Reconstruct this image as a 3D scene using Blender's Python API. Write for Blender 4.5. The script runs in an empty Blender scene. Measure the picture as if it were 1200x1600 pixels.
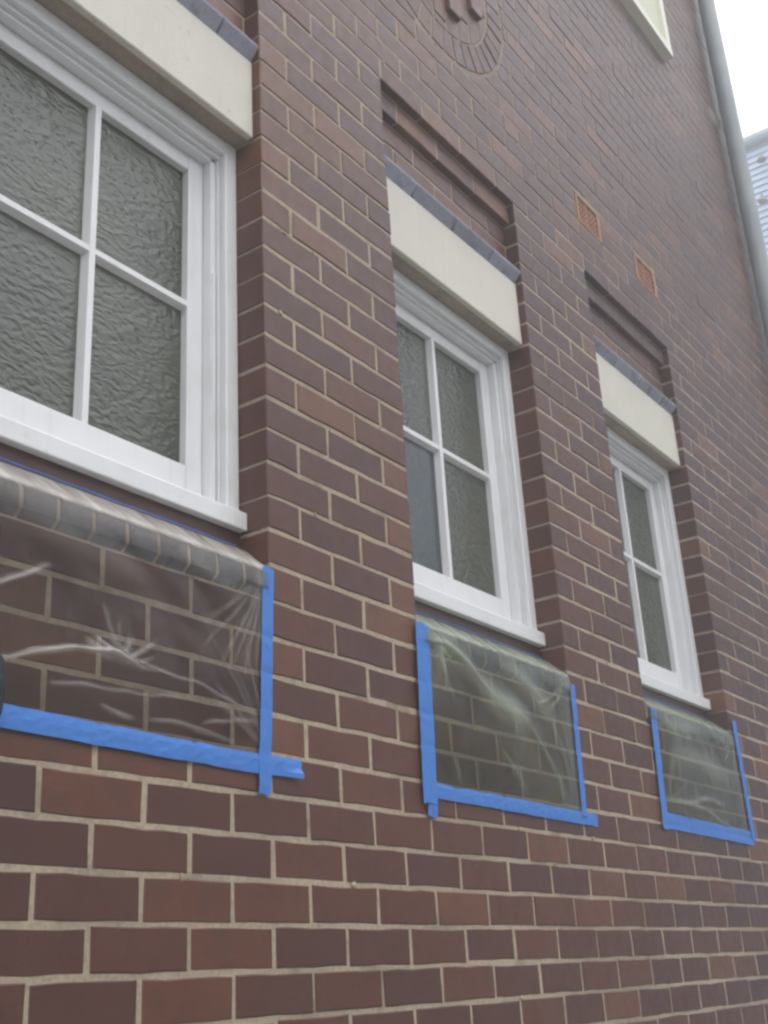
import bpy, bmesh, math, random
import numpy as np
from mathutils import Vector, Matrix
random.seed(7); rng = np.random.default_rng(7)
S = bpy.context.scene
COL = S.collection

# ------------------------------------------------------------------ camera
CAM = Vector((-1.90760849, -1.64576494, -2.5320418))
RGT = Vector((0.58672914, -0.80795918, -0.05432208))
DWN = Vector((0.27297694, 0.26049603, -0.92608067))
FWD = Vector((0.76238606, 0.52852984, 0.37339483))
cd = bpy.data.cameras.new('camera'); cam = bpy.data.objects.new('camera', cd); COL.objects.link(cam)
m = Matrix((RGT, -DWN, -FWD)).transposed().to_4x4(); m.translation = CAM
cam.matrix_world = m
cd.sensor_fit = 'VERTICAL'; cd.sensor_height = 24.0; cd.lens = 24.0 * 1.8360952742 / 1.6
cd.clip_start = 0.05; cd.clip_end = 2000
S.camera = cam

# ------------------------------------------------------------------ light
SUN_EL, SUN_AZ = math.radians(60), math.radians(192)
w = bpy.data.worlds.new('World'); S.world = w; w.use_nodes = True
nt = w.node_tree; bg = nt.nodes['Background']
sky = nt.nodes.new('ShaderNodeTexSky'); sky.sky_type = 'NISHITA'; sky.sun_disc = False
sky.sun_elevation = SUN_EL; sky.sun_rotation = SUN_AZ; sky.dust_density = 7.0; sky.air_density = 1.2
hs = nt.nodes.new('ShaderNodeHueSaturation'); hs.inputs['Saturation'].default_value = 0.6
nt.links.new(sky.outputs[0], hs.inputs['Color']); ov = nt.nodes.new('ShaderNodeMix'); ov.data_type = 'RGBA'; ov.inputs[0].default_value = .72   # even white cloud cover
ov.inputs[7].default_value = (7.05, 7.25, 7.75, 1); nt.links.new(hs.outputs[0], ov.inputs[6]); nt.links.new(ov.outputs[2], bg.inputs['Color'])
bg.inputs['Strength'].default_value = 0.15
sd = bpy.data.lights.new('sun', 'SUN'); sd.energy = 0.5; sd.angle = math.radians(90); sd.color = (1.0, 0.985, 0.96)
sun = bpy.data.objects.new('sun', sd); COL.objects.link(sun)
sdir = Vector((math.sin(SUN_AZ) * math.cos(SUN_EL), math.cos(SUN_AZ) * math.cos(SUN_EL), math.sin(SUN_EL)))
sun.rotation_euler = sdir.to_track_quat('Z', 'Y').to_euler(); sun.location = sdir * 20
S.view_settings.view_transform = 'Standard'; S.view_settings.look = 'None'
S.view_settings.gamma = 1.0; S.view_settings.use_curve_mapping = False
S.view_settings.exposure = 1.38
S.render.engine = 'CYCLES'
S.cycles.pixel_filter_type = 'BLACKMAN_HARRIS'; S.cycles.filter_width = 2.6
S.cycles.max_bounces = 8; S.cycles.transparent_max_bounces = 12

# ------------------------------------------------------------------ materials
def mat(name, color=(.5, .5, .5), rough=.5, spec=.5):
    M = bpy.data.materials.new(name); M.use_nodes = True
    b = M.node_tree.nodes['Principled BSDF']
    b.inputs['Base Color'].default_value = (*color, 1); b.inputs['Roughness'].default_value = rough
    b.inputs['Specular IOR Level'].default_value = spec
    return M, M.node_tree, b
def N(t, typ, **kw):
    n = t.nodes.new(typ)
    for k, v in kw.items():
        if k in n.inputs: n.inputs[k].default_value = v
        else: setattr(n, k, v)
    return n
def noise(t, vec, scale, detail=4, rough=.55):
    n = N(t, 'ShaderNodeTexNoise', Scale=scale, Detail=detail, Roughness=rough)
    t.links.new(vec, n.inputs['Vector']); return n
def mixc(t, fac, a, b, mode='MIX'):
    n = t.nodes.new('ShaderNodeMix'); n.data_type = 'RGBA'; n.blend_type = mode
    for s, v in ((0, fac), (6, a), (7, b)):
        if hasattr(v, 'is_linked') or hasattr(v, 'links'): t.links.new(v, n.inputs[s])
        else: n.inputs[s].default_value = v if s == 0 else (*v, 1)
    return n.outputs[2]
def ramp(t, fac, stops):
    n = t.nodes.new('ShaderNodeValToRGB'); e = n.color_ramp.elements
    while len(e) < len(stops): e.new(.5)
    for i, (p, c) in enumerate(stops): e[i].position = p; e[i].color = (*c, 1)
    t.links.new(fac, n.inputs[0]); return n.outputs[0]
def maprange(t, v, a, b, c=0., d=1.):
    n = N(t, 'ShaderNodeMapRange'); n.inputs[1].default_value = a; n.inputs[2].default_value = b
    n.inputs[3].default_value = c; n.inputs[4].default_value = d
    t.links.new(v, n.inputs[0]); return n.outputs[0]
def bump(t, b, h, strength, dist):
    n = N(t, 'ShaderNodeBump', Strength=strength, Distance=dist)
    t.links.new(h, n.inputs['Height']); t.links.new(n.outputs[0], b.inputs['Normal']); return n
def position(t): return t.nodes.new('ShaderNodeNewGeometry').outputs['Position']

def brick_mat(name, stops, rough=.42):
    M, t, b = mat(name, rough=rough)
    P = position(t)
    at = t.nodes.new('ShaderNodeAttribute'); at.attribute_name = 'tone'
    oi = t.nodes.new('ShaderNodeObjectInfo')
    add = mixc(t, 1.0, at.outputs['Color'], oi.outputs['Color'], 'ADD')
    sep = t.nodes.new('ShaderNodeSeparateColor'); t.links.new(add, sep.inputs[0])
    n1 = noise(t, P, 9, 4); n2 = noise(t, P, 260, 5, .7); n3 = noise(t, P, 28, 4)
    ma = N(t, 'ShaderNodeMath', operation='MULTIPLY_ADD'); t.links.new(n1.outputs['Fac'], ma.inputs[0])
    ma.inputs[1].default_value = .45
    sub = N(t, 'ShaderNodeMath', operation='SUBTRACT'); t.links.new(sep.outputs[0], sub.inputs[0]); sub.inputs[1].default_value = .22
    t.links.new(sub.outputs[0], ma.inputs[2])
    c = ramp(t, ma.outputs[0], stops)
    c = mixc(t, maprange(t, n2.outputs['Fac'], .35, .7, 0, .55), c, (.028, .018, .017))
    c = mixc(t, maprange(t, n3.outputs['Fac'], .62, .78, 0, .22), c, (.2, .15, .12))
    n4 = noise(t, P, 16, 3, .5)
    c = mixc(t, maprange(t, n4.outputs['Fac'], .52, .72, 0, .5), c, (.058, .024, .017))
    n5 = N(t, 'ShaderNodeTexVoronoi', Scale=75); t.links.new(P, n5.inputs['Vector'])
    c = mixc(t, maprange(t, n5.outputs['Distance'], .06, .13, .5, 0), c, (.03, .016, .014))
    t.links.new(c, b.inputs['Base Color'])
    t.links.new(maprange(t, n3.outputs['Fac'], .3, .7, rough - .08, rough + .14), b.inputs['Roughness'])
    bump(t, b, n2.outputs['Fac'], .28, .0012)
    return M
BR = brick_mat('brick_red_brown', [(.0, (.072, .021, .014)), (.3, (.102, .030, .014)), (.65, (.130, .040, .016)), (1., (.180, .066, .026))])
BB = brick_mat('brick_blue_grey_sheen', [(.0, (.095, .080, .075)), (1., (.46, .48, .60))], rough=.3)  # blue-grey tone paints in sky reflection on the bullnose bricks
BT = brick_mat('terracotta', [(.0, (.34, .13, .07)), (1., (.46, .25, .14))], rough=.7)

MO, t, b = mat('mortar', rough=.9)
P = position(t); n1 = noise(t, P, 7, 5, .65); n2 = noise(t, P, 90, 5); n3 = noise(t, P, 1.3, 3)
c = mixc(t, maprange(t, n1.outputs['Fac'], .54, .68, 0, .7), (.44, .36, .26), (.19, .14, .10))
c = mixc(t, maprange(t, n2.outputs['Fac'], .4, .7, 0, .45), c, (.2, .165, .13))
c = mixc(t, maprange(t, n3.outputs['Fac'], .45, .62, 0, .35), c, (.16, .12, .10))
sx = t.nodes.new('ShaderNodeSeparateXYZ'); t.links.new(P, sx.inputs[0])   # mortar gets browner with height
c = mixc(t, maprange(t, sx.outputs['Z'], -.4, 1.3, 0, .62), c, (.19, .145, .125))
t.links.new(c, b.inputs['Base Color']); bump(t, b, n2.outputs['Fac'], .8, .004)
MORTAR = MO

WP, t, b = mat('white_gloss_paint', rough=.32)
P = position(t); n1 = noise(t, P, 12, 5, .6); n2 = noise(t, P, 120, 3)
c = mixc(t, maprange(t, n1.outputs['Fac'], .5, .75, 0, .35), (.75, .76, .77), (.60, .60, .57))
n3 = noise(t, P, 55, 4, .7); mp = N(t, 'ShaderNodeMapping'); t.links.new(P, mp.inputs[0]); mp.inputs['Scale'].default_value = (1, 1, .08); n4 = noise(t, mp.outputs[0], 60, 3)
c = mixc(t, maprange(t, n3.outputs['Fac'], .66, .74, 0, .5), c, (.42, .38, .30)); c = mixc(t, maprange(t, n4.outputs['Fac'], .55, .8, 0, .3), c, (.55, .54, .50)); t.links.new(c, b.inputs['Base Color'])
bump(t, b, n2.outputs['Fac'], .25, .001)
CR, t, b = mat('cream_render', rough=.75)
P = position(t); n1 = noise(t, P, 5, 5, .6); n2 = noise(t, P, 170, 5, .7); n3 = noise(t, P, 34, 3)
c = mixc(t, maprange(t, n1.outputs['Fac'], .4, .75, 0, .4), (.65, .63, .55), (.54, .52, .45))
mp = N(t, 'ShaderNodeMapping'); t.links.new(P, mp.inputs[0]); mp.inputs['Scale'].default_value = (1, 1, .09); n4 = noise(t, mp.outputs[0], 38, 4, .7)
c = mixc(t, maprange(t, n4.outputs['Fac'], .55, .8, 0, .4), c, (.44, .41, .35))
c = mixc(t, maprange(t, n3.outputs['Fac'], .66, .74, 0, .5), c, (.34, .28, .22)); t.links.new(c, b.inputs['Base Color'])
bump(t, b, n2.outputs['Fac'], .55, .003)

def glass_mat(name, base, scale, strength, rough):
    M, t, b = mat(name, base, rough, .75)
    P = position(t); mp = N(t, 'ShaderNodeMapping'); t.links.new(P, mp.inputs[0])
    mp.inputs['Rotation'].default_value = (0, math.radians(28), 0); mp.inputs['Scale'].default_value = (1, 1, 1.7)
    v = N(t, 'ShaderNodeTexVoronoi', Scale=scale); v.feature = 'SMOOTH_F1'
    nz = noise(t, mp.outputs[0], 14, 3)
    wv = mixc(t, .06, mp.outputs[0], nz.outputs['Color']); t.links.new(wv, v.inputs['Vector'])
    bp = bump(t, b, v.outputs['Distance'], strength, .006)
    n1 = noise(t, mp.outputs[0], 70, 4, .7)
    b2 = N(t, 'ShaderNodeBump', Strength=.1, Distance=.003); t.links.new(n1.outputs['Fac'], b2.inputs['Height'])
    t.links.new(bp.outputs[0], b2.inputs['Normal']); t.links.new(b2.outputs[0], b.inputs['Normal'])
    n2 = noise(t, P, 3.5, 3)
    k = (base[0] * 1.5, base[1] * 1.45, base[2] * 1.3)
    t.links.new(mixc(t, maprange(t, n2.outputs['Fac'], .35, .65), base, k), b.inputs['Base Color'])
    return M
GL = glass_mat('obscured_glass', (.042, .047, .033), 52, .5, .25)
GD = glass_mat('dark_obscured_glass', (.022, .032, .036), 40, .25, .18)

BL, t, b = mat('blue_masking_tape', (.045, .19, .58), .55)
P = position(t); n1 = noise(t, P, 45, 4); n2 = noise(t, P, 6, 3)
c = mixc(t, maprange(t, n1.outputs['Fac'], .3, .75, 0, .35), (.05, .20, .60), (.035, .145, .46))
t.links.new(c, b.inputs['Base Color']); bump(t, b, n1.outputs['Fac'], .5, .0025)

def film_mat(name, tint, milk, mcol, gl):  # attribute 'milk' = crazed, whitened creases and doubled layers, sky glints painted in white
    M = bpy.data.materials.new(name); M.use_nodes = True; t = M.node_tree; t.nodes.clear()
    out = t.nodes.new('ShaderNodeOutputMaterial')
    tr = N(t, 'ShaderNodeBsdfTransparent'); tr.inputs[0].default_value = (*tint, 1)
    df = N(t, 'ShaderNodeBsdfTranslucent'); df.inputs[0].default_value = (*mcol, 1)
    dd = N(t, 'ShaderNodeBsdfDiffuse'); dd.inputs[0].default_value = (*mcol, 1)
    ds = t.nodes.new('ShaderNodeMixShader'); ds.inputs[0].default_value = .7
    t.links.new(df.outputs[0], ds.inputs[1]); t.links.new(dd.outputs[0], ds.inputs[2])
    g = N(t, 'ShaderNodeBsdfGlossy', Roughness=.13)
    P = position(t); n1 = noise(t, P, 3.2, 4, .6); n2 = noise(t, P, 30, 3)
    bp = N(t, 'ShaderNodeBump', Strength=.35, Distance=.004); t.links.new(n2.outputs['Fac'], bp.inputs['Height'])
    t.links.new(bp.outputs[0], g.inputs['Normal'])
    m1 = t.nodes.new('ShaderNodeMixShader'); m2 = t.nodes.new('ShaderNodeMixShader')
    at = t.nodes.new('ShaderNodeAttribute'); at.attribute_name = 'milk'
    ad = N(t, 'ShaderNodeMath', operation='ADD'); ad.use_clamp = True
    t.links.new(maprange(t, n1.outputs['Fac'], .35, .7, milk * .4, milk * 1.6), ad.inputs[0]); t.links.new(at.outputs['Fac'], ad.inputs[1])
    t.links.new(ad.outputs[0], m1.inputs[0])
    t.links.new(tr.outputs[0], m1.inputs[1]); t.links.new(ds.outputs[0], m1.inputs[2])
    fr = N(t, 'ShaderNodeFresnel', IOR=gl); t.links.new(fr.outputs[0], m2.inputs[0])
    t.links.new(bp.outputs[0], fr.inputs['Normal'])
    t.links.new(m1.outputs[0], m2.inputs[1]); t.links.new(g.outputs[0], m2.inputs[2])
    t.links.new(m2.outputs[0], out.inputs[0]); return M
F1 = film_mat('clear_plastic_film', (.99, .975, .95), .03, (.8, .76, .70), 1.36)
F2 = film_mat('green_reflection_film', (.93, .96, .88), .11, (.58, .66, .52), 1.36)  # green tint paints in greenery reflected by the film

PP, t, b = mat('grey_blue_pipe_paint', (.30, .34, .35), .4)
P = position(t); n1 = noise(t, P, 5, 4)
t.links.new(mixc(t, maprange(t, n1.outputs['Fac'], .35, .7), (.22, .255, .27), (.29, .32, .32)), b.inputs['Base Color'])
WB, t, b = mat('pale_weatherboard_paint', (.62, .70, .80), .45)
P = position(t); n1 = noise(t, P, 2.5, 4)
t.links.new(mixc(t, maprange(t, n1.outputs['Fac'], .35, .7), (.50, .60, .74), (.60, .68, .78)), b.inputs['Base Color'])
GT = mat('grey_gutter_paint', (.38, .44, .45), .45)[0]
CW = mat('cream_window_paint', (.78, .77, .66), .5)[0]
BLIND = mat('cream_blind', (.62, .62, .47), .6)[0]
DK = mat('black_vinyl', (.012, .013, .016), .38)[0]
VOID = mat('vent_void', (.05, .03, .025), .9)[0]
LMP = mat('grey_lamp_metal', (.20, .20, .18), .5)[0]
RF = mat('slate_roof', (.12, .13, .14), .6)[0]
GR, t, b = mat('concrete_paving', rough=.85)
P = position(t); n1 = noise(t, P, 1.1, 6, .6); n2 = noise(t, P, 60, 4)
t.links.new(mixc(t, n1.outputs['Fac'], (.20, .19, .17), (.32, .30, .27)), b.inputs['Base Color']); bump(t, b, n2.outputs['Fac'], .5, .004)
LF, t, b = mat('foliage', rough=.6)
P = position(t); n1 = noise(t, P, 1.5, 4)
t.links.new(ramp(t, n1.outputs['Fac'], [(.35, (.035, .055, .018)), (.65, (.10, .13, .04))]), b.inputs['Base Color'])
BK = mat('bark', (.10, .08, .06), .9)[0]
WALLB = mat('building_backing', (.10, .065, .055), .9)[0]

# ------------------------------------------------------------------ helpers
def link(name, me, M=None, parent=None):
    o = bpy.data.objects.new(name, me); COL.objects.link(o)
    if M is not None: me.materials.append(M)
    if parent is not None: o.parent = parent
    return o
def from_bm(name, bm, M, parent=None, smooth=False):
    bmesh.ops.recalc_face_normals(bm, faces=bm.faces)
    me = bpy.data.meshes.new(name); bm.to_mesh(me); bm.free()
    if smooth:
        for p in me.polygons: p.use_smooth = True
    return link(name, me, M, parent)
def bx(bm, x0, x1, y0, y1, z0, z1, bev=0.0):
    vs = bmesh.ops.create_cube(bm, size=1.0)['verts']
    for v in vs:
        v.co = Vector((x0 if v.co.x < 0 else x1, y0 if v.co.y < 0 else y1, z0 if v.co.z < 0 else z1))
    if bev:
        es = list({e for v in vs for e in v.link_edges})
        bmesh.ops.bevel(bm, geom=es, offset=bev, segments=2, affect='EDGES', profile=.5)
def box(name, M, parent, x0, x1, y0, y1, z0, z1, bev=0.0):
    bm = bmesh.new(); bx(bm, x0, x1, y0, y1, z0, z1, bev); return from_bm(name, bm, M, parent)
def extr(bm, prof, x0, x1):
    """closed (y,z) profile swept along x"""
    a = [bm.verts.new((x0, y, z)) for y, z in prof]; c = [bm.verts.new((x1, y, z)) for y, z in prof]
    n = len(prof)
    for i in range(n): bm.faces.new((a[i], a[(i + 1) % n], c[(i + 1) % n], c[i]))
    bm.faces.new(a); bm.faces.new(c[::-1])
def empty(name, loc=(0, 0, 0), parent=None):
    o = bpy.data.objects.new(name, None); COL.objects.link(o); o.location = loc; o.empty_display_size = .2
    if parent is not None: o.parent = parent
    return o
def tag(o, label, cat, group=None):
    o['label'] = label; o['category'] = cat
    if group: o['group'] = group
def pxl(p):
    v = Vector(p) - CAM; f = v.dot(FWD)
    if f < .05: return None
    return 384 + 1175.1 * v.dot(RGT) / f, 512 + 1175.1 * v.dot(DWN) / f

# ------------------------------------------------------------------ ground
GZ = -4.05
bm = bmesh.new(); bmesh.ops.create_grid(bm, x_segments=8, y_segments=8, size=600)
for v in bm.verts: v.co.z = GZ
g = from_bm('ground', bm, GR); g['kind'] = 'structure'

# ------------------------------------------------------------------ brick building
B = empty('brick_building', (0, 0, GZ))
tag(B, 'dark red-brown brick building wall with white sash windows under cream lintels', 'building')
B_off = Vector((0, 0, -GZ))           # children are modelled in world coordinates
def P_(o):                            # parent to the building keeping world coordinates
    o.parent = B; o.location = o.location + B_off; return o
CP = .086; RD = 118
WX = [(-.85, 0.), (.59, 1.44), (2.03, 2.88)]
XL, XR, ZT, ZB = -3.4, 4.72, 6.6, GZ
MC = (1.015, 1.10); MR = .505        # brick medallion
VENTS = [(2.035, 2.28), (2.63, 2.875)]; VZ = (.43, .588)
UW = (2.83, 3.66, 2.455, 3.9)         # upper window: x0,x1,z0,z1

# --- mortar bed: height field with recesses and openings
def depth_at(x, z):
    for a, b_ in WX:
        if a < x < b_:
            k = -z / CP
            if -2.11 < k < -1.11: return .029
            if -1.11 < k < 1: return .054
            if 1 < k < 2: return .034
            if 2 < k < 5: return .045
            if 5 < k < 19: return .20 if k < 17.8 else .095
            if 19 < k < 20: return .016
    if UW[0] < x < UW[1] and UW[2] < z < UW[3]: return .20
    for a, b_ in VENTS:
        if a < x < b_ and VZ[0] < z < VZ[1]: return .05
    return .0020
R3 = .0026
xs = sorted({XL, XR, UW[0], UW[1], *[v for q in WX for v in (q[0] - R3, q[1] + R3)], *[v for q in VENTS for v in q]})
zs = sorted({ZB, ZT, *[-CP * k for k in (-2.11, -1.11, 1, 2, 5, 17.8, 19, 20)], *VZ, UW[2], UW[3]})
bm = bmesh.new()
def quad(*p): bm.faces.new([bm.verts.new(q) for q in p])
D = [[depth_at((xs[i] + xs[i + 1]) / 2, (zs[j] + zs[j + 1]) / 2) for j in range(len(zs) - 1)] for i in range(len(xs) - 1)]
for i in range(len(xs) - 1):
    for j in range(len(zs) - 1):
        d = D[i][j]; x0, x1, z0, z1 = xs[i], xs[i + 1], zs[j], zs[j + 1]
        quad((x0, d, z0), (x1, d, z0), (x1, d, z1), (x0, d, z1))
        if i + 1 < len(xs) - 1 and D[i + 1][j] != d: e = D[i + 1][j]; quad((x1, d, z0), (x1, e, z0), (x1, e, z1), (x1, d, z1))
        if j + 1 < len(zs) - 1 and D[i][j + 1] != d: e = D[i][j + 1]; quad((x0, d, z1), (x1, d, z1), (x1, e, z1), (x0, e, z1))
P_(from_bm('mortar_bed', bm, MORTAR))
box('building_body', WALLB, None, XL, XR - .004, .23, 7.0, ZB, ZT - .01)
P_(bpy.data.objects['building_body'])
box('end_wall', WALLB, None, XR - .12, XR, .0035, .23, ZB, ZT); P_(bpy.data.objects['end_wall'])

# --- bricks
def poly_brick(bm, pts, y0, depth, tone=None, bev=.0028, lay=None, seg=.08, jit=.0016):
    """pts: outline in XZ (CCW seen from -Y). Front at y0, worn edges, body back to y0+depth."""
    P = []
    n = len(pts)
    for i in range(n):
        a, c = pts[i], pts[(i + 1) % n]; L = math.hypot(c[0] - a[0], c[1] - a[1]); k = max(1, round(L / seg))
        for q in range(k):
            f = q / k; P.append((a[0] + (c[0] - a[0]) * f + random.uniform(-jit, jit), a[1] + (c[1] - a[1]) * f + random.uniform(-jit, jit)))
    n = len(P)
    inn = []
    for i in range(n):
        p, a, c = P[i], P[i - 1], P[(i + 1) % n]
        t = (c[0] - a[0], c[1] - a[1]); L = math.hypot(*t) or 1
        nx, nz = -t[1] / L, t[0] / L
        e1 = (p[0] - a[0], p[1] - a[1]); e2 = (c[0] - p[0], c[1] - p[1])
        s = 1.35 if abs(e1[0] * e2[1] - e1[1] * e2[0]) > .3 * math.hypot(*e1) * math.hypot(*e2) else 1
        bb = bev * random.uniform(.7, 1.3)
        inn.append((p[0] + nx * bb * s, p[1] + nz * bb * s))
    r0 = [bm.verts.new((p[0], y0, p[1])) for p in inn]
    r1 = [bm.verts.new((p[0], y0 + bev * .8, p[1])) for p in P]
    r2 = [bm.verts.new((p[0], y0 + depth, p[1])) for p in P]
    fs = [bm.faces.new(r0)]
    for i in range(n):
        j = (i + 1) % n
        fs.append(bm.faces.new((r1[i], r1[j], r0[j], r0[i]))); fs.append(bm.faces.new((r2[i], r2[j], r1[j], r1[i])))
    if lay is not None:
        for f in fs:
            for l in f.loops: l[lay] = (tone, tone, tone, 1)
def tone():
    r = random.random()
    if r < .10: return random.uniform(.85, 1.05)
    if r < .32: return random.uniform(.14, .30)
    return random.uniform(.28, .72)
def recess(r, x):
    for a, b_ in WX:
        if a < x < b_:
            if r == -2: return .026
            if r in (-1, 0): return .051
    return 0.
def spans(r, x0, x1):
    """pieces of [x0,x1] left after openings, with recess depth"""
    cuts = [x0, x1]
    for a, b_ in WX: cuts += [v for v in (a, b_) if x0 < v < x1]
    z = -CP * (r + .5)
    blocks = []
    for a, b_ in WX:
        if r in range(1, 20): blocks.append((a, b_))
    if UW[2] - .02 < z < UW[3] + .04: blocks.append((UW[0], UW[1]))
    for a, b_ in VENTS:
        if VZ[0] < z < VZ[1]: blocks.append((a, b_))
    for a, b_ in blocks: cuts += [v for v in (a, b_) if x0 < v < x1]
    cuts = sorted(set(cuts)); out = []
    use_cut = (r in (-2, -1, 0)) or blocks
    if not use_cut: cuts = [x0, x1]
    for a, c in zip(cuts, cuts[1:]):
        mid = (a + c) / 2
        if any(p < mid < q for p, q in blocks) or c - a < .012: continue
        out.append((a, c, recess(r, mid)))
    return out
def medallion_cut(x0, x1, z0, z1):
    cx, cz = MC
    nx = min(max(cx, x0), x1); nz = min(max(cz, z0), z1)
    if math.hypot(nx - cx, nz - cz) > MR + .006: return None
    if max(math.hypot(x - cx, z - cz) for x in (x0, x1) for z in (z0, z1)) < MR: return []
    R = MR + .006; res = []
    mx, mz = (x0 + x1) / 2 - cx, (z0 + z1) / 2 - cz
    if abs(mx) > abs(mz):
        lim = []
        for q in range(7):
            z = z0 + (z1 - z0) * q / 6; s2 = R * R - (z - cz) ** 2; s = math.sqrt(s2) if s2 > 0 else 0
            lim.append((z, max(x0, cx + s) if mx > 0 else min(x1, cx - s)))
        if mx > 0:
            lim = [(z, min(x, x1)) for z, x in lim]; ok = [(z, x) for z, x in lim if x1 - x > .008]
            if len(ok) > 1: res.append([(x, z) for z, x in ok[::-1]] + [(x1, ok[0][0]), (x1, ok[-1][0])])
        else:
            lim = [(z, max(x, x0)) for z, x in lim]; ok = [(z, x) for z, x in lim if x - x0 > .008]
            if len(ok) > 1: res.append([(x, z) for z, x in ok] + [(x0, ok[-1][0]), (x0, ok[0][0])])
    else:
        lim = []; K = 12
        for q in range(K + 1):
            x = x0 + (x1 - x0) * q / K; s2 = R * R - (x - cx) ** 2
            if mz < 0: zz = min(z1, cz - math.sqrt(s2)) if s2 > 0 else z1; ok = zz - z0 > .008
            else: zz = max(z0, cz + math.sqrt(s2)) if s2 > 0 else z0; ok = z1 - zz > .008
            lim.append((x, zz, ok))
        run = []
        for x, zz, ok in lim + [(0, 0, False)]:
            if ok: run.append((x, zz))
            else:
                if len(run) > 1:
                    if mz < 0: res.append([(run[0][0], z0), (run[-1][0], z0)] + run[::-1])
                    else: res.append(run + [(run[-1][0], z1), (run[0][0], z1)])
                run = []
    return res

bricks = []          # (outline, y0, depth, near)
for r in range(-76, 47):
    z1 = -CP * r - .005; z0 = -CP * (r + 1) + .005
    off = .115 if r % 2 else -.005
    n0 = int((XL - off) // .24)
    for n in range(n0, n0 + 37):
        a = max(off + .24 * n + .005, XL); c = min(off + .24 * (n + 1) - .005, XR)
        if c - a < .02: continue
        # small bonding irregularities
        for xa, xc, rec in spans(r, a, c):
            dep = .03
            if any(abs(xa - e) < .02 or abs(xc - e) < .02 for q in WX for e in q) and -3 < r < 20: dep = .115 - rec
            if (.3 < z0 < .7 and any(abs(xa - e) < .02 or abs(xc - e) < .02 for q in VENTS for e in q)) or (z0 > 2.3 and xc > 2.6): dep = .05
            if r in (-3, -2) and any(xc > q[0] and xa < q[1] for q in WX): dep = .07
            if xc >= XR - .001: dep = .11
            cut = medallion_cut(xa, xc, z0, z1)
            w_ = random.uniform(-.0012, .0012); h_ = random.uniform(-.0013, .0013)
            pr = random.gauss(0, .0007)
            if cut is None:
                ja = w_ if abs(xa - a) < 1e-6 else 0; jc = w_ if abs(xc - c) < 1e-6 else 0
                bricks.append(([(xa + ja, z0 + h_), (xc + jc, z0 + h_), (xc + jc, z1 + h_), (xa + ja, z1 + h_)], rec + pr, dep))
            else:
                for poly in cut: bricks.append((poly, pr, dep))
def score(bk):
    ps = [pxl((x, bk[1], z)) for x, z in bk[0]]
    if any(p is None for p in ps): return 0
    cx = sum(p[0] for p in ps) / len(ps); cy = sum(p[1] for p in ps) / len(ps)
    if not (-20 < cx < 788 and -20 < cy < 1044): return 0
    a = 0
    for i in range(len(ps)): p, q = ps[i], ps[(i + 1) % len(ps)]; a += p[0] * q[1] - p[1] * q[0]
    return abs(a) / 2
order = sorted(range(len(bricks)), key=lambda i: -score(bricks[i]))
single = set(order[:262])
bm = bmesh.new(); lay = bm.loops.layers.color.new('tone')
for i, (pts, y0, dep) in enumerate(bricks):
    if i in single:
        b2 = bmesh.new()
        cx = sum(p[0] for p in pts) / len(pts); cz = sum(p[1] for p in pts) / len(pts)
        poly_brick(b2, [(x - cx, z - cz) for x, z in pts], 0, dep, seg=.055)
        o = from_bm('brick', b2, BR); o.location = (cx, y0, cz); v = tone(); o.color = (v, v, v, 1); P_(o)
    else:
        poly_brick(bm, pts, y0, dep, tone(), lay=lay)
o = from_bm('brickwork', bm, BR); o.color = (0, 0, 0, 1); o['kind'] = 'stuff'; P_(o)

# --- per window: lintel, bullnose course, brick sill, window
def round_verts(bm): pass
def bull_piece(name, prof, x0, x1, M=BB):
    b2 = bmesh.new(); cx = (x0 + x1) / 2
    extr(b2, prof, x0 - cx, x1 - cx)
    es = [e for e in b2.edges if abs(e.verts[0].co.x - e.verts[1].co.x) < 1e-6]
    bmesh.ops.bevel(b2, geom=es, offset=.002, segments=1, affect='EDGES')
    o = from_bm(name, b2, M); o.location.x = cx; v = random.uniform(.0, .25) if name == 'sill_brick' else random.uniform(.7, 1.); o.color = (v, v, v, 1); return P_(o)
zt = -CP
NOSE = [(.075, zt - .006), (.043, zt - .006), (.020, zt - .022), (.004, zt - .038), (.000, zt - .045), (.002, zt - .051),
        (.009, zt - .059), (.018, zt - .069), (.030, zt - .083), (.075, zt - .083)]
SILLP = [(.10, -1.604), (.050, -1.626), (.004, -1.650), (-.001, -1.657), (-.004, -1.690), (-.003, -1.698),
         (.004, -1.705), (.014, -1.715), (.10, -1.715)]
PANE_TINT = {}
def chamf_bar(bm, axis, a0, a1, c, z, y_f, y_b, wf, wb):
    """glazing bar: narrow front, wide back"""
    if axis == 'v': q = [(c - wf, y_f), (c + wf, y_f), (c + wb, y_b), (c - wb, y_b)]; f = lambda u, s: (u[0], u[1], s)
    else: q = [(z - wf, y_f), (z + wf, y_f), (z + wb, y_b), (z - wb, y_b)]; f = lambda u, s: (s, u[1], u[0])
    A = [bm.verts.new(f(u, a0)) for u in q]; Bv = [bm.verts.new(f(u, a1)) for u in q]
    for i in range(4): bm.faces.new((A[i], A[(i + 1) % 4], Bv[(i + 1) % 4], Bv[i]))
    bm.faces.new(A); bm.faces.new(Bv)
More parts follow.
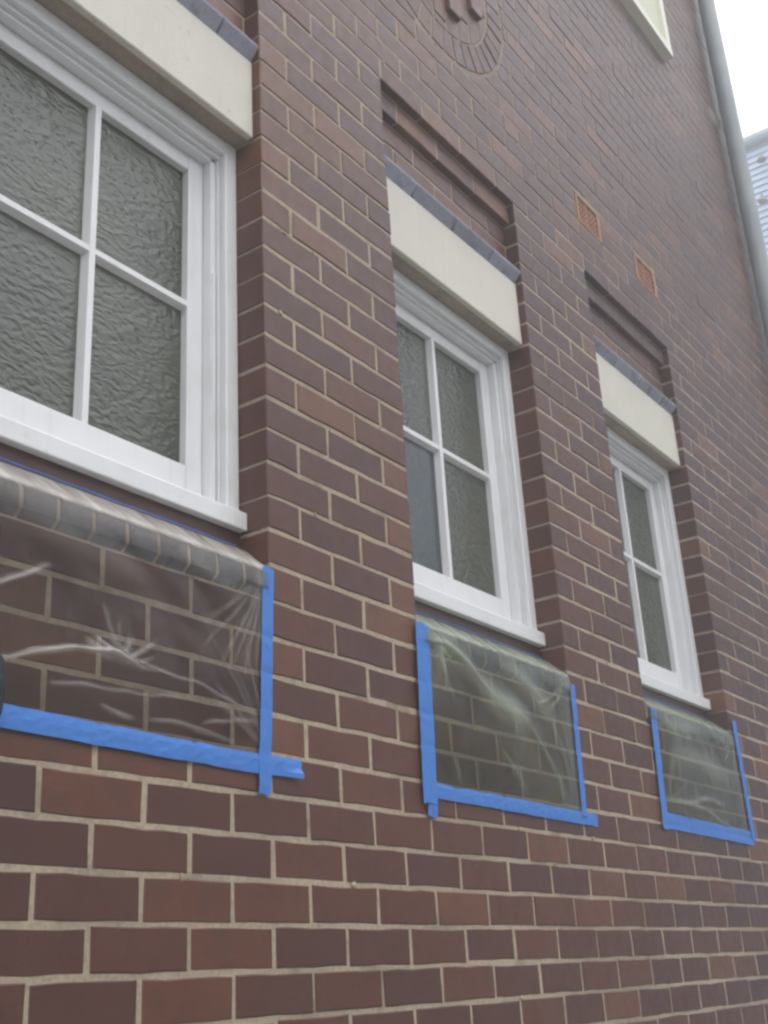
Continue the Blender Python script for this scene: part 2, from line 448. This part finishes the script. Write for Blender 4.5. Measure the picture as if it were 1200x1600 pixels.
for wi, (x0, x1) in enumerate(WX):
    o = box('lintel', CR, None, x0 + .002, x1 - .002, .026, .118, -CP * 5 + .002, -CP * 2 - .001, .004); P_(o)
    # bullnose stretchers above the lintel
    e = x0 + .004
    for L in ((.225, .23, .23, .137) if wi != 1 else (.17, .23, .23, .19)):
        e2 = min(e + L, x1 - .003); bull_piece('bullnose_brick', NOSE, e, e2); e = e2 + .009
    for q in range(10):
        bull_piece('sill_brick', SILLP, x0 + .085 * q + .0045, x0 + .085 * (q + 1) - .0045)
    bm = bmesh.new()
    extr(bm, [(y + .0028, z) for y, z in SILLP], x0 + .001, x1 - .001); P_(from_bm('sill_mortar', bm, MORTAR))
    o = box('sill_shade_backing', BR, None, x0 + .001, x1 - .001, .0875, .12, -1.60, -1.5365); o.color = (.1, .1, .1, 1); P_(o)  # bricks under timber sill, coloured dark to paint in the gap's shade
    # window: box frame is the part
    bm = bmesh.new(); yb = .185
    for s, xa in ((1, x0), (-1, x1)):
        A = lambda a, b_: (min(xa + s * a, xa + s * b_), max(xa + s * a, xa + s * b_))
        l, h = A(.001, .044); bx(bm, l, h, .088, yb, -1.50, -.431, .004)
        l, h = A(.046, .052); bx(bm, l, h, .108, yb, -1.50, -.46, .0)
        l, h = A(.053, .070); bx(bm, l, h, .116, yb, -1.50, -.46, .002)
    bx(bm, x0 + .044, x1 - .044, .0885, yb, -.474, -.4315, .004)
    bx(bm, x0 + .046, x1 - .046, .105, yb, -.486, -.475, .0)
    bx(bm, x0 + .053, x1 - .053, .116, yb, -.498, -.4865, .002)
    fr = from_bm('window', bm, WP); P_(fr)
    def sub(o): o.parent = fr; return o
    bm = bmesh.new()
    ys = .142
    gx0, gx1, gz0, gz1 = x0 + .124, x1 - .124, -1.386, -.546
    bx(bm, x0 + .0715, gx0, ys, .175, -1.50, -.4995, .003); bx(bm, gx1, x1 - .0715, ys, .175, -1.50, -.4995, .003)
    bx(bm, gx0 + .0002, gx1 - .0002, ys + .0004, .175, gz1, -.4998, .003); bx(bm, gx0 + .0002, gx1 - .0002, ys + .0004, .175, -1.50, gz0, .003)
    sub(from_bm('sash', bm, WP))
    # sloping glazing putty round the glass
    cx = (x0 + x1) / 2; cz = -.948
    bm = bmesh.new(); chamf_bar(bm, 'v', gz0 - .002, gz1 + .002, cx, 0, ys + .001, .168, .0085, .0165); sub(from_bm('muntin', bm, WP))
    bm = bmesh.new(); chamf_bar(bm, 'h', gx0 - .002, gx1 + .002, 0, cz, ys + .0022, .1675, .0075, .0155); sub(from_bm('muntin', bm, WP))
    pn = 0
    for (a, c) in ((gx0, cx), (cx, gx1)):
        for (d, f) in ((gz0, cz), (cz, gz1)):
            M = GD if (wi == 1 and a == gx0 and d == gz0) else GL
            b2 = bmesh.new(); bmesh.ops.create_grid(b2, x_segments=1, y_segments=1, size=.5)
            for v in b2.verts: v.co = Vector(((a + c) / 2 + v.co.x * (c - a), .164 + random.uniform(-.0006, .0006), (d + f) / 2 + v.co.y * (f - d)))
            b3 = bmesh.ops.extrude_face_region(b2, geom=b2.faces[:])
            for v in b3['geom']:
                if isinstance(v, bmesh.types.BMVert): v.co.y += .004
            sub(from_bm('pane', b2, M)); pn += 1
    for s, xa in ((1, x0), (-1, x1)):
        lo, hi = sorted((xa + s * .059, xa + s * .068))
        b2 = bmesh.new(); bx(b2, lo, hi, .109, .119, -1.497, -.845, .003); sub(from_bm('stop_bead', b2, WP))
    b2 = bmesh.new(); extr(b2, [(.066, -1.536), (.065, -1.494), (.069, -1.490), (.14, -1.478), (.19, -1.478), (.19, -1.536)], x0 + .001, x1 - .001)
    bmesh.ops.bevel(b2, geom=[e for e in b2.edges if abs(e.verts[0].co.x - e.verts[1].co.x) > .1], offset=.002, segments=1, affect='EDGES')
    sub(from_bm('window_sill', b2, WP))

# --- brick medallion above the middle window
bm = bmesh.new()
n = 96; cxm, czm = MC
ring = [bm.verts.new((cxm + MR * math.cos(2 * math.pi * i / n), .0015, czm + MR * math.sin(2 * math.pi * i / n))) for i in range(n)]
bm.faces.new(ring); back = [bm.verts.new((v.co.x, .02, v.co.z)) for v in ring]
for i in range(n): bm.faces.new((ring[i], ring[(i + 1) % n], back[(i + 1) % n], back[i]))
MD = P_(from_bm('medallion', bm, MORTAR))
for i in range(38):
    a0 = 2 * math.pi * (i + .5) / 38 - math.pi / 2 + math.radians(.5); hw = math.pi / 38
    R0, R1 = .386, .494
    pts = []
    g0, g1 = .0045 / R0, .0045 / R1
    for R_, g_, sgn in ((R0, g0, 1), (R1, g1, -1)):
        A = [a0 - (hw - g_), a0, a0 + (hw - g_)]
        if sgn > 0: A = A[::-1]
        pts += [(R_ * math.cos(q), R_ * math.sin(q)) for q in A]
    pc = (.44 * math.cos(a0), .44 * math.sin(a0))
    b2 = bmesh.new(); poly_brick(b2, [(p[0] - pc[0], p[1] - pc[1]) for p in pts], 0, .018, jit=.0006)
    o = from_bm('ring_brick', b2, BR); o.location = (MC[0] + pc[0], random.gauss(-.002, .0006), MC[1] + pc[1]); v = tone(); o.color = (v, v, v, 1); o.parent = MD
# stepped soldier bricks inside the ring
steps = [(.0, -.336, -.003), (.086, -.272, -.022), (.172, -.218, -.003), (.258, -.135, -.022), (.330, -.075, -.003)]
def relief(name, pts, x, y, z, tn):
    b2 = bmesh.new(); poly_brick(b2, pts, 0, .05, jit=.0006)
    o = from_bm(name, b2, BR); o.location = (x, y, z); o.color = (tn, tn, tn, 1); o.parent = MD
for i, (dx, zb, y) in enumerate(steps):
    for s in ((1, -1) if i else (1,)):
        x = MC[0] + s * dx; hw = .0385 if i < 4 else .028
        z = zb; top = -zb
        while z < top - .03:
            z2 = min(z + .228, top); h = (z2 - z) / 2
            relief('relief_brick', [(-hw, -h), (hw, -h), (hw, h), (-hw, h)], x, y, MC[1] + (z + z2) / 2, tone() * .3 + .75)
            z = z2 + .009
        for v in (-1, 1):      # cut bricks filling out to the ring
            xa, xb = s * dx - hw, s * dx + hw
            arc = [(q, math.sqrt(max(0, .378 ** 2 - q * q))) for q in (xa, (xa + xb) / 2, xb)]
            if min(a[1] for a in arc) < -zb + .02: continue
            if v < 0: pts = [(a[0] - s * dx, -a[1]) for a in arc] + [(hw, zb - .009), (-hw, zb - .009)]
            else: pts = [(-hw, -zb + .009), (hw, -zb + .009)] + [(a[0] - s * dx, a[1]) for a in arc[::-1]]
            relief('ring_infill_brick', pts, x, -.001, MC[1], tone() * .6 + .2)

# mortar squeezed out of the joints
bm = bmesh.new(); rs = random.Random(3)
for q in range(150):
    k = rs.randint(-40, 38); x = rs.uniform(-.9, 4.6); z = -CP * k + rs.uniform(-.008, .002)
    if any(a - .02 < x < b_ + .02 for a, b_ in WX) and -3 < k < 21: continue
    v0 = bmesh.ops.create_icosphere(bm, subdivisions=2, radius=1)['verts']; a = rs.uniform(.003, .011); c = rs.uniform(.003, .008)
    p1, p2 = rs.random() * 6, rs.random() * 6
    for v in v0:
        m_ = 1 + .3 * math.sin(v.co.x * 3 + p1) * math.cos(v.co.z * 4 + p2); v.co = Vector((x + v.co.x * a * m_, v.co.y * .0022, z + v.co.z * c * m_))
o = from_bm('mortar_smear', bm, MORTAR, smooth=True); o['kind'] = 'stuff'; P_(o)

# --- terracotta vents
for vi, (a, c) in enumerate(VENTS):
    b2 = bmesh.new(); z0, z1 = VZ; f = .024
    bx(b2, a + .006, c - .006, -.001, .04, z1 - f * .7, z1 - .004, .002); bx(b2, a + .006, c - .006, -.001, .04, z0 + .004, z0 + f * .7, .002)
    bx(b2, a + .006, a + .006 + f * .8, -.0004, .04, z0 + f * .7, z1 - f * .7); bx(b2, c - .006 - f * 1.3, c - .006, -.0004, .04, z0 + f * .7, z1 - f * .7)
    V = from_bm('air_vent', b2, BT); v = .9; V.color = (v, v, v, 1); P_(V)
    b2 = bmesh.new()
    xa, xb = a + .006 + f * .8, c - .006 - f * 1.3; za, zb = z0 + f * .7, z1 - f * .7
    for q in range(1, 7): x = xa + (xb - xa) * q / 7; w_ = .0045 if q != 3 else .008; bx(b2, x - w_, x + w_, .003, .036, za, zb)
    for q in range(1, 5): z = za + (zb - za) * q / 5; bx(b2, xa, xb, .0045, .034, z - .0045, z + .0045)
    G = from_bm('grille', b2, BT); G.color = (.45,) * 3 + (1,); G.parent = V
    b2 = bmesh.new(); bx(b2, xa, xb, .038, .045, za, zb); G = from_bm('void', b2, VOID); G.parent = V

# --- upper floor window (its lower corner shows at the top edge)
x0, x1, z0, z1 = UW
bm = bmesh.new()
bx(bm, x0, x0 + .055, -.055, .10, z0 + .055, z1, .003); bx(bm, x1 - .055, x1, -.055, .10, z0 + .055, z1, .003)
bx(bm, x0, x1, -.058, .10, z0, z0 + .055, .003); bx(bm, x0, x1, -.055, .10, z1 - .055, z1, .003)
UWO = from_bm('window', bm, CW); P_(UWO)
o = box('blind', BLIND, UWO, x0 + .055, x1 - .055, -.030, -.02, z0 + .055, z1 - .055)

# --- downpipe at the corner
def tube(bm, path, r, n=20):
    rings = []
    for i, p in enumerate(path):
        p = Vector(p); d = (Vector(path[min(i + 1, len(path) - 1)]) - Vector(path[max(i - 1, 0)])).normalized()
        u = d.orthogonal().normalized(); v = d.cross(u); rr = r[i] if isinstance(r, (list, tuple)) else r
        rings.append([bm.verts.new(p + (u * math.cos(2 * math.pi * q / n) + v * math.sin(2 * math.pi * q / n)) * rr) for q in range(n)])
    for A, C in zip(rings, rings[1:]):
        for q in range(n): bm.faces.new((A[q], A[(q + 1) % n], C[(q + 1) % n], C[q]))
    bm.faces.new(rings[0]); bm.faces.new(rings[-1])
bm = bmesh.new(); PX, PY = 4.61, -.075
tube(bm, [(PX, PY, GZ + .02 + q * .5) for q in range(22)], .053, 28)
DP = from_bm('downpipe', bm, PP, smooth=True); P_(DP)
for z in (4.9, -.4, -2.6):
    bm = bmesh.new(); tube(bm, [(PX, PY, z - .02), (PX, PY, z + .02)], .0565, 28); bx(bm, PX - .05, PX + .05, -.03, .001, z - .02, z + .02, .001)
    BKT = from_bm('pipe_bracket', bm, PP); BKT.parent = DP

# ------------------------------------------------------------------ plastic sheets held with blue tape
def noise1(s):
    r = np.random.default_rng(s); ph = r.uniform(0, 6.28, 6); fr = r.uniform(4, 30, 6)
    return lambda t: sum(math.sin(f * t + p) for f, p in zip(fr, ph)) / 6
def tape(name, parent, pts, hw, y=-.0045, curl=0., seed=0, hole=False):
    """pts: centre line (x,z) list, strip of half width hw laid on the wall"""
    dense = []
    for (a, c) in zip(pts, pts[1:]):
        L = math.hypot(c[0] - a[0], c[1] - a[1]); k = max(2, int(L / .016))
        dense += [(a[0] + (c[0] - a[0]) * q / k, a[1] + (c[1] - a[1]) * q / k) for q in range(k)]
    dense.append(pts[-1]); bm = bmesh.new(); rows = []; fn = noise1(seed); M_ = len(dense)
    tx, tz = pts[-1][0] - pts[0][0], pts[-1][1] - pts[0][1]; L = math.hypot(tx, tz); nx, nz = -tz / L, tx / L
    for i, (x, z) in enumerate(dense):
        s = i / (M_ - 1); wob = fn(s * 2) * .0018
        c = curl * max(0, (s - .93) / .07) ** 2
        row = []
        for q in (-1, -.5, 0, .5, 1):
            e = .0 if 0 < i < M_ - 1 else (.006 * (random.random() - .5))
            h = hw * q * (1 + .03 * fn(s * 5 + q))
            dip = .0022 * math.exp(-(((-(z + nz * h) / CP + .5) % 1 - .5) * CP / .006) ** 2) + .0018 * math.exp(-(((((x + nx * h) - .115) / .12 + .5) % 1 - .5) * .12 / .006) ** 2) * (abs(tx) > abs(tz))
            yy = y + dip * .8 - .0010 * abs(fn(s * 9 + q)) - c * (1.2 if q < 0 else .5) - .0012 * (1 - q * q) * (random.random())
            row.append(bm.verts.new((x + nx * (h + wob) + e * tx / L, yy, z + nz * (h + wob) + e * tz / L - c * .25)))
        rows.append(row)
    for A, C in zip(rows, rows[1:]):
        for q in range(4): bm.faces.new((A[q], A[q + 1], C[q + 1], C[q]))
    geo = bmesh.ops.extrude_face_region(bm, geom=bm.faces[:])
    for v in geo['geom']:
        if isinstance(v, bmesh.types.BMVert): v.co.y += .0008
    o = from_bm(name, bm, BL, parent, smooth=False)
    return o
def seg_d(px, pz, a, c):
    ax, az = a; dx, dz = c[0] - ax, c[1] - az; L2 = dx * dx + dz * dz
    t = max(0, min(1, ((px - ax) * dx + (pz - az) * dz) / L2))
    qx, qz = ax + dx * t, az + dz * t
    sgn = 1 if (dx * (pz - az) - dz * (px - ax)) > 0 else -1
    return math.hypot(px - qx, pz - qz) * sgn, t
def film(parent, xt0, xt1, xb0, xb1, zb, M, ridges, seed, sag=.008, milkf=.45, soft=.0, top=.85):
    """sheet from under the timber sill, over the brick nose and down the wall"""
    prof = [(.082, -1.578), (.060, -1.592), (.034, -1.616), (.012, -1.634), (-.004, -1.650), (-.0085, -1.660), (-.0095, -1.69)]
    nv = 110; z_end = zb
    rows = list(prof)
    for i in range(1, nv + 1):
        s = i / nv; rows.append((-.0095 + .0065 * min(1, s * 4) - sag * math.sin(math.pi * s) ** .8, -1.69 + (z_end + 1.69) * s))
    nu = 240; f1 = noise1(seed); f2 = noise1(seed + 5)
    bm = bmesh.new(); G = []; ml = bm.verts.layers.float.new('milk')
    for y, z in rows:
        s = (z + 1.578) / (zb + 1.578); row = []
        for i in range(nu + 1):
            u = i / nu; x = (xt0 + (xb0 - xt0) * s) * (1 - u) + (xt1 + (xb1 - xt1) * s) * u
            edge = min(1, 8 * min(u, 1 - u)) * min(1, 7 * (1 - s)) * min(1, s * 10)
            d = 0; mk = 0
            wx = x + .004 * math.sin(z * 31 + seed); wz = z + .006 * math.sin(x * 19 + seed) + .0012 * math.sin(x * 60 + z * 29)
            for (a, c, wd, am) in ridges:
                q, t_ = seg_d(wx, wz, a, c); fall = math.sin(math.pi * min(1, max(0, .08 + .9 * t_))) ** .6
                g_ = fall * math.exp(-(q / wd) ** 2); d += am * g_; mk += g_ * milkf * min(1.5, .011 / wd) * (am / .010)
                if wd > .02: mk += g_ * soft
            sm = .0025 * math.sin(x * 23 + 3 * math.sin(z * 9 + seed)) * math.sin(z * 17 + seed) + .0012 * f1(x * 2 + z) + .0010 * f2(z * 2.4 - x)
            if z > -1.662:   # taut slope: fine pulls
                sm = .0016 * math.sin(x * 160 + 5 * f1(x)) * s * 6 + .0012 * f2(x * 5)
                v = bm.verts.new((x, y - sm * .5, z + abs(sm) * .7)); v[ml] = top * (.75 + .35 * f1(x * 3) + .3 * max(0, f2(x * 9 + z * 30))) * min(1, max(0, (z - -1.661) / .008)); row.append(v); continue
            by = -.0035 if y > -.0035 else y
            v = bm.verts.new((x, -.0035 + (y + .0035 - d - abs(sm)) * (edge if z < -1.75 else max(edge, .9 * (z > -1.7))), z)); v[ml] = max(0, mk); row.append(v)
        G.append(row)
    for A, C in zip(G, G[1:]):
        for i in range(nu): bm.faces.new((A[i], A[i + 1], C[i + 1], C[i]))
    return from_bm('film', bm, M, parent, smooth=True)
def rad(o, n, a0, a1, L, wd, am, r):
    out = []
    for i in range(n):
        a = math.radians(a0 + (a1 - a0) * (i + r.uniform(-.3, .3)) / max(1, n - 1)); l = L * r.uniform(.6, 1.1); st = .02
        out.append(((o[0] + st * math.cos(a), o[1] + st * math.sin(a)), (o[0] + l * math.cos(a), o[1] + l * math.sin(a)), wd * r.uniform(.7, 1.3), am * r.uniform(.5, 1.2)))
    return out
r_ = np.random.default_rng(11)
# sheet 1
SH = empty('plastic_sheet', (-.42, 0, 0)); so = Vector((.42, 0, 0))
tag(SH, 'large clear crinkled plastic sheet taped under the nearest window at the left edge', 'plastic sheet', 'plastic sheets taped below the windows')
rd = [((-.72, -1.982), (-.47, -1.928), .0045, .008), ((-.66, -1.962), (-.44, -1.922), .003, .006), ((-.47, -1.928), (-.05, -1.985), .003, .0045),
      ((-.52, -1.925), (-.40, -1.938), .009, .007), ((-.50, -1.914), (-.38, -1.944), .003, .006), ((-.48, -1.905), (-.30, -1.955), .0022, .004),
      ((-.60, -2.015), (-.42, -1.992), .003, .005), ((-.44, -1.992), (-.26, -1.990), .0025, .004), ((-.36, -2.035), (-.20, -2.048), .003, .005), ((-.24, -2.052), (-.12, -2.050), .0025, .004),
      ((-.22, -2.035), (-.14, -2.010), .003, .005), ((-.14, -2.010), (-.06, -1.995), .003, .005), ((-.48, -2.03), (-.40, -2.040), .004, .005),
      ((-.74, -1.86), (-.62, -1.80), .0045, .007), ((-.70, -1.72), (-.40, -1.76), .03, .004), ((-.30, -1.70), (-.10, -1.73), .02, .004)]
rd += rad((-.03, -1.665), 6, 222, 262, .30, .005, .0035, r_) + rad((-.02, -2.05), 5, 110, 160, .30, .004, .003, r_)
rd += rad((-.45, -1.94), 7, 5, 175, .10, .005, .005, r_)
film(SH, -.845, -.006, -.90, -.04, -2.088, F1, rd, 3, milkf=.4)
tape('tape_strip', SH, [(-.90, -2.076), (-.05, -2.090), (.078, -2.086)], .0205, y=-.0058, curl=.012, seed=1)
tape('tape_strip', SH, [(-.012, -1.648), (-.036, -2.150)], .0185, y=-.0075, seed=2)
tape('tape_strip', SH, [(-.84, -1.572), (-.02, -1.574)], .0014, y=.081, seed=3)
# sheet 2
SH2 = empty('plastic_sheet', (1.02, 0, 0))
tag(SH2, 'plastic sheet with a broad milky fold and painted green reflection taped under the middle window', 'plastic sheet', 'plastic sheets taped below the windows')
rd = [((.64, -1.66), (.92, -1.80), .030, .016), ((.90, -1.79), (1.12, -1.86), .040, .016), ((1.10, -1.85), (1.32, -2.05), .016, .012),
      ((1.05, -1.70), (1.25, -1.80), .04, .012), ((1.22, -1.72), (1.36, -2.04), .012, .006), ((1.30, -1.70), (1.38, -2.02), .009, .006),
      ((.66, -1.68), (.68, -1.78), .010, .012), ((.70, -2.0), (.74, -2.06), .006, .006), ((.95, -1.95), (1.08, -2.05), .010, .006)]
rd += rad((.625, -1.655), 6, 275, 330, .20, .006, .006, r_) + rad((1.415, -1.68), 5, 200, 265, .25, .006, .005, r_)
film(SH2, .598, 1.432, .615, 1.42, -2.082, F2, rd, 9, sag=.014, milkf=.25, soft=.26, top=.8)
tape('tape_strip', SH2, [(.599, -1.650), (.582, -2.120)], .031, y=-.010, seed=4)
tape('tape_strip', SH2, [(.600, -2.08), (.592, -2.150)], .021, y=-.0075, seed=41)
tape('tape_strip', SH2, [(.60, -2.083), (1.52, -2.094)], .019, y=-.0055, seed=5)
tape('tape_strip', SH2, [(1.450, -1.674), (1.432, -2.085)], .0155, y=-.008, seed=6)
tape('tape_strip', SH2, [(.60, -1.572), (1.43, -1.574)], .0014, y=.081, seed=7)
# sheet 3
SH3 = empty('plastic_sheet', (2.47, 0, 0))
tag(SH3, 'small plastic sheet with a painted dull green reflection taped under the farthest window', 'plastic sheet', 'plastic sheets taped below the windows')
rd = [((2.10, -1.72), (2.50, -1.70), .03, .010), ((2.08, -1.99), (2.62, -1.95), .012, .010), ((2.25, -1.98), (2.7, -2.03), .010, .008),
      ((2.60, -1.66), (2.70, -1.80), .010, .010), ((2.2, -1.80), (2.75, -1.86), .05, .010), ((2.80, -1.68), (2.86, -2.0), .012, .007)]
rd += rad((2.06, -2.02), 5, 5, 60, .3, .008, .005, r_) + rad((2.87, -1.68), 5, 200, 265, .3, .008, .005, r_)
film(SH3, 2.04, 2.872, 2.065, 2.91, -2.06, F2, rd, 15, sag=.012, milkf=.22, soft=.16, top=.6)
tape('tape_strip', SH3, [(2.076, -1.660), (2.046, -2.085)], .024, y=-.009, seed=8)
tape('tape_strip', SH3, [(2.05, -2.053), (2.925, -2.064)], .0275, y=-.0055, seed=9)
tape('tape_strip', SH3, [(2.918, -1.588), (2.925, -2.07)], .021, y=-.009, seed=10)
tape('tape_strip', SH3, [(2.05, -1.572), (2.87, -1.574)], .0014, y=.081, seed=12)
for s_, ox in ((SH, -.42), (SH2, 1.02), (SH3, 2.47)):
    for c_ in s_.children: c_.location.x -= ox

# dark rounded object cut off by the left edge of the picture
bm = bmesh.new(); bmesh.ops.create_icosphere(bm, subdivisions=4, radius=1)
for v in bm.verts:
    n_ = v.co.copy(); k = 1 + .05 * math.sin(n_.x * 5 + n_.z * 4) + .03 * math.sin(n_.z * 11 + n_.x * 3)
    v.co = Vector((n_.x * .050 * k, n_.y * .024 * k, n_.z * .075 * k))
o = from_bm('black_bundle', bm, DK, smooth=True); o.location = (-.763, -.036, -2.040)
tag(o, 'black rounded bundle at the left edge covering the end of the blue tape', 'bundle')

# ------------------------------------------------------------------ neighbouring weatherboard house
HX = 14.0
H = empty('weatherboard_house', (HX, 0, GZ))
tag(H, 'pale blue-white weatherboard house beyond the brick wall and downpipe, under the sky', 'house')
def PH(o): o.parent = H; o.location = o.location + Vector((-HX, 0, -GZ)); return o
Y0, Y1 = -7.0, 4.6; TOP = 9.30
PH(box('wall_core', WB, None, HX + .03, HX + 7, Y0 + .02, Y1 - .02, GZ, TOP))
nb = int((TOP - GZ) / .1125)
bmesh_board = bmesh.new(); extr(bmesh_board, [(0, 0), (0, .120), (0, .120)][:0] or [(-.040, 0), (-.008, .118), (.002, .118), (.002, 0)], Y0, Y1)
for v in bmesh_board.verts: v.co = Vector((v.co.y, v.co.x, v.co.z))
bmesh.ops.recalc_face_normals(bmesh_board, faces=bmesh_board.faces)
bme = bpy.data.meshes.new('weatherboard'); bmesh_board.to_mesh(bme); bmesh_board.free(); bme.materials.append(WB)
for i in range(nb):
    o = bpy.data.objects.new('weatherboard', bme); COL.objects.link(o)
    o.location = (HX + .026 + random.uniform(-.001, .001), 0, TOP - .1125 * (i + 1)); PH(o)
bm = bmesh.new()
for i in range(14):      # half-round gutter section swept along Y
    pass
gp = [(-.13, .13), (-.14, .13), (-.142, .06), (-.12, .012), (-.09, .0), (-.012, .0), (-.012, .14), (-.022, .14), (-.022, .02), (-.085, .02), (-.115, .03), (-.13, .07)]
extr(bm, gp, Y0 - .3, Y1 + .3)
for v in bm.verts: v.co = Vector((HX + v.co.y, v.co.x, TOP + .055 + v.co.z))
PH(from_bm('gutter', bm, GT))
PH(box('fascia', GT, None, HX - .010, HX + .03, Y0 - .3, Y1 + .3, TOP - .005, TOP + .19))
bm = bmesh.new(); extr(bm, [(0, 0), (4.2, 1.9), (8.0, 0.0), (8.0, -.04), (0, -.04)], Y0 - .3, Y1 + .3)
for v in bm.verts: v.co = Vector((HX + v.co.y, v.co.x, TOP + .19 + v.co.z + .045))
PH(from_bm('roof', bm, RF))
for (y, z) in ((1.82, 9.04), (1.93, 8.32)):
    bm = bmesh.new()
    tube(bm, [(HX - .005, y, z + .03), (HX - .05, y, z + .09), (HX - .10, y, z + .09), (HX - .12, y, z + .04)], .012, 8)
    tube(bm, [(HX - .12, y, z + .045), (HX - .12, y, z - .07)], [.02, .075], 14)
    PH(from_bm('wall_lamp', bm, LMP))

# ------------------------------------------------------------------ trees across the lane, added out of view for glass and film to mirror
bm = bmesh.new(); r2 = np.random.default_rng(5)
cl = []
for i in range(34):
    cl.append((-12 + 34 * r2.random(), -9.5 - 3 * r2.random(), GZ + 1.5 + 6.2 * r2.random(), 1.1 + 1.2 * r2.random()))
V = []; F = []
for cx, cy, cz, cr in cl:
    for q in range(520):
        d = r2.normal(size=3); d /= np.linalg.norm(d); p = np.array((cx, cy, cz)) + d * cr * r2.uniform(.55, 1.05)
        a = r2.normal(size=3); a /= np.linalg.norm(a); c = np.cross(a, r2.normal(size=3)); c /= np.linalg.norm(c); s = r2.uniform(.09, .2)
        n0 = len(V); V += [tuple(p + a * s), tuple(p + c * s * .6), tuple(p - a * s), tuple(p - c * s * .6)]; F.append((n0, n0 + 1, n0 + 2, n0 + 3))
me = bpy.data.meshes.new('unseen_tree_belt'); me.from_pydata(V, [], F)
o = link('unseen_tree_belt', me, LF); o['kind'] = 'stuff'
o['label'] = 'mass of green trees added across the lane, out of view, for dark reflections'; o['category'] = 'trees'

# ------------------------------------------------------------------ mist box added to stand in for lens veil glare
HZ = bpy.data.materials.new('veil_glare_haze'); HZ.use_nodes = True; t = HZ.node_tree; t.nodes.clear()
out = t.nodes.new('ShaderNodeOutputMaterial'); pv = t.nodes.new('ShaderNodeVolumePrincipled')
pv.inputs['Color'].default_value = (.93, .965, 1, 1); pv.inputs['Density'].default_value = .034
t.links.new(pv.outputs[0], out.inputs['Volume'])
o = box('veil_glare_haze', HZ, None, -610, 610, -610, 610, GZ - 1, 12.2); o['kind'] = 'stuff'
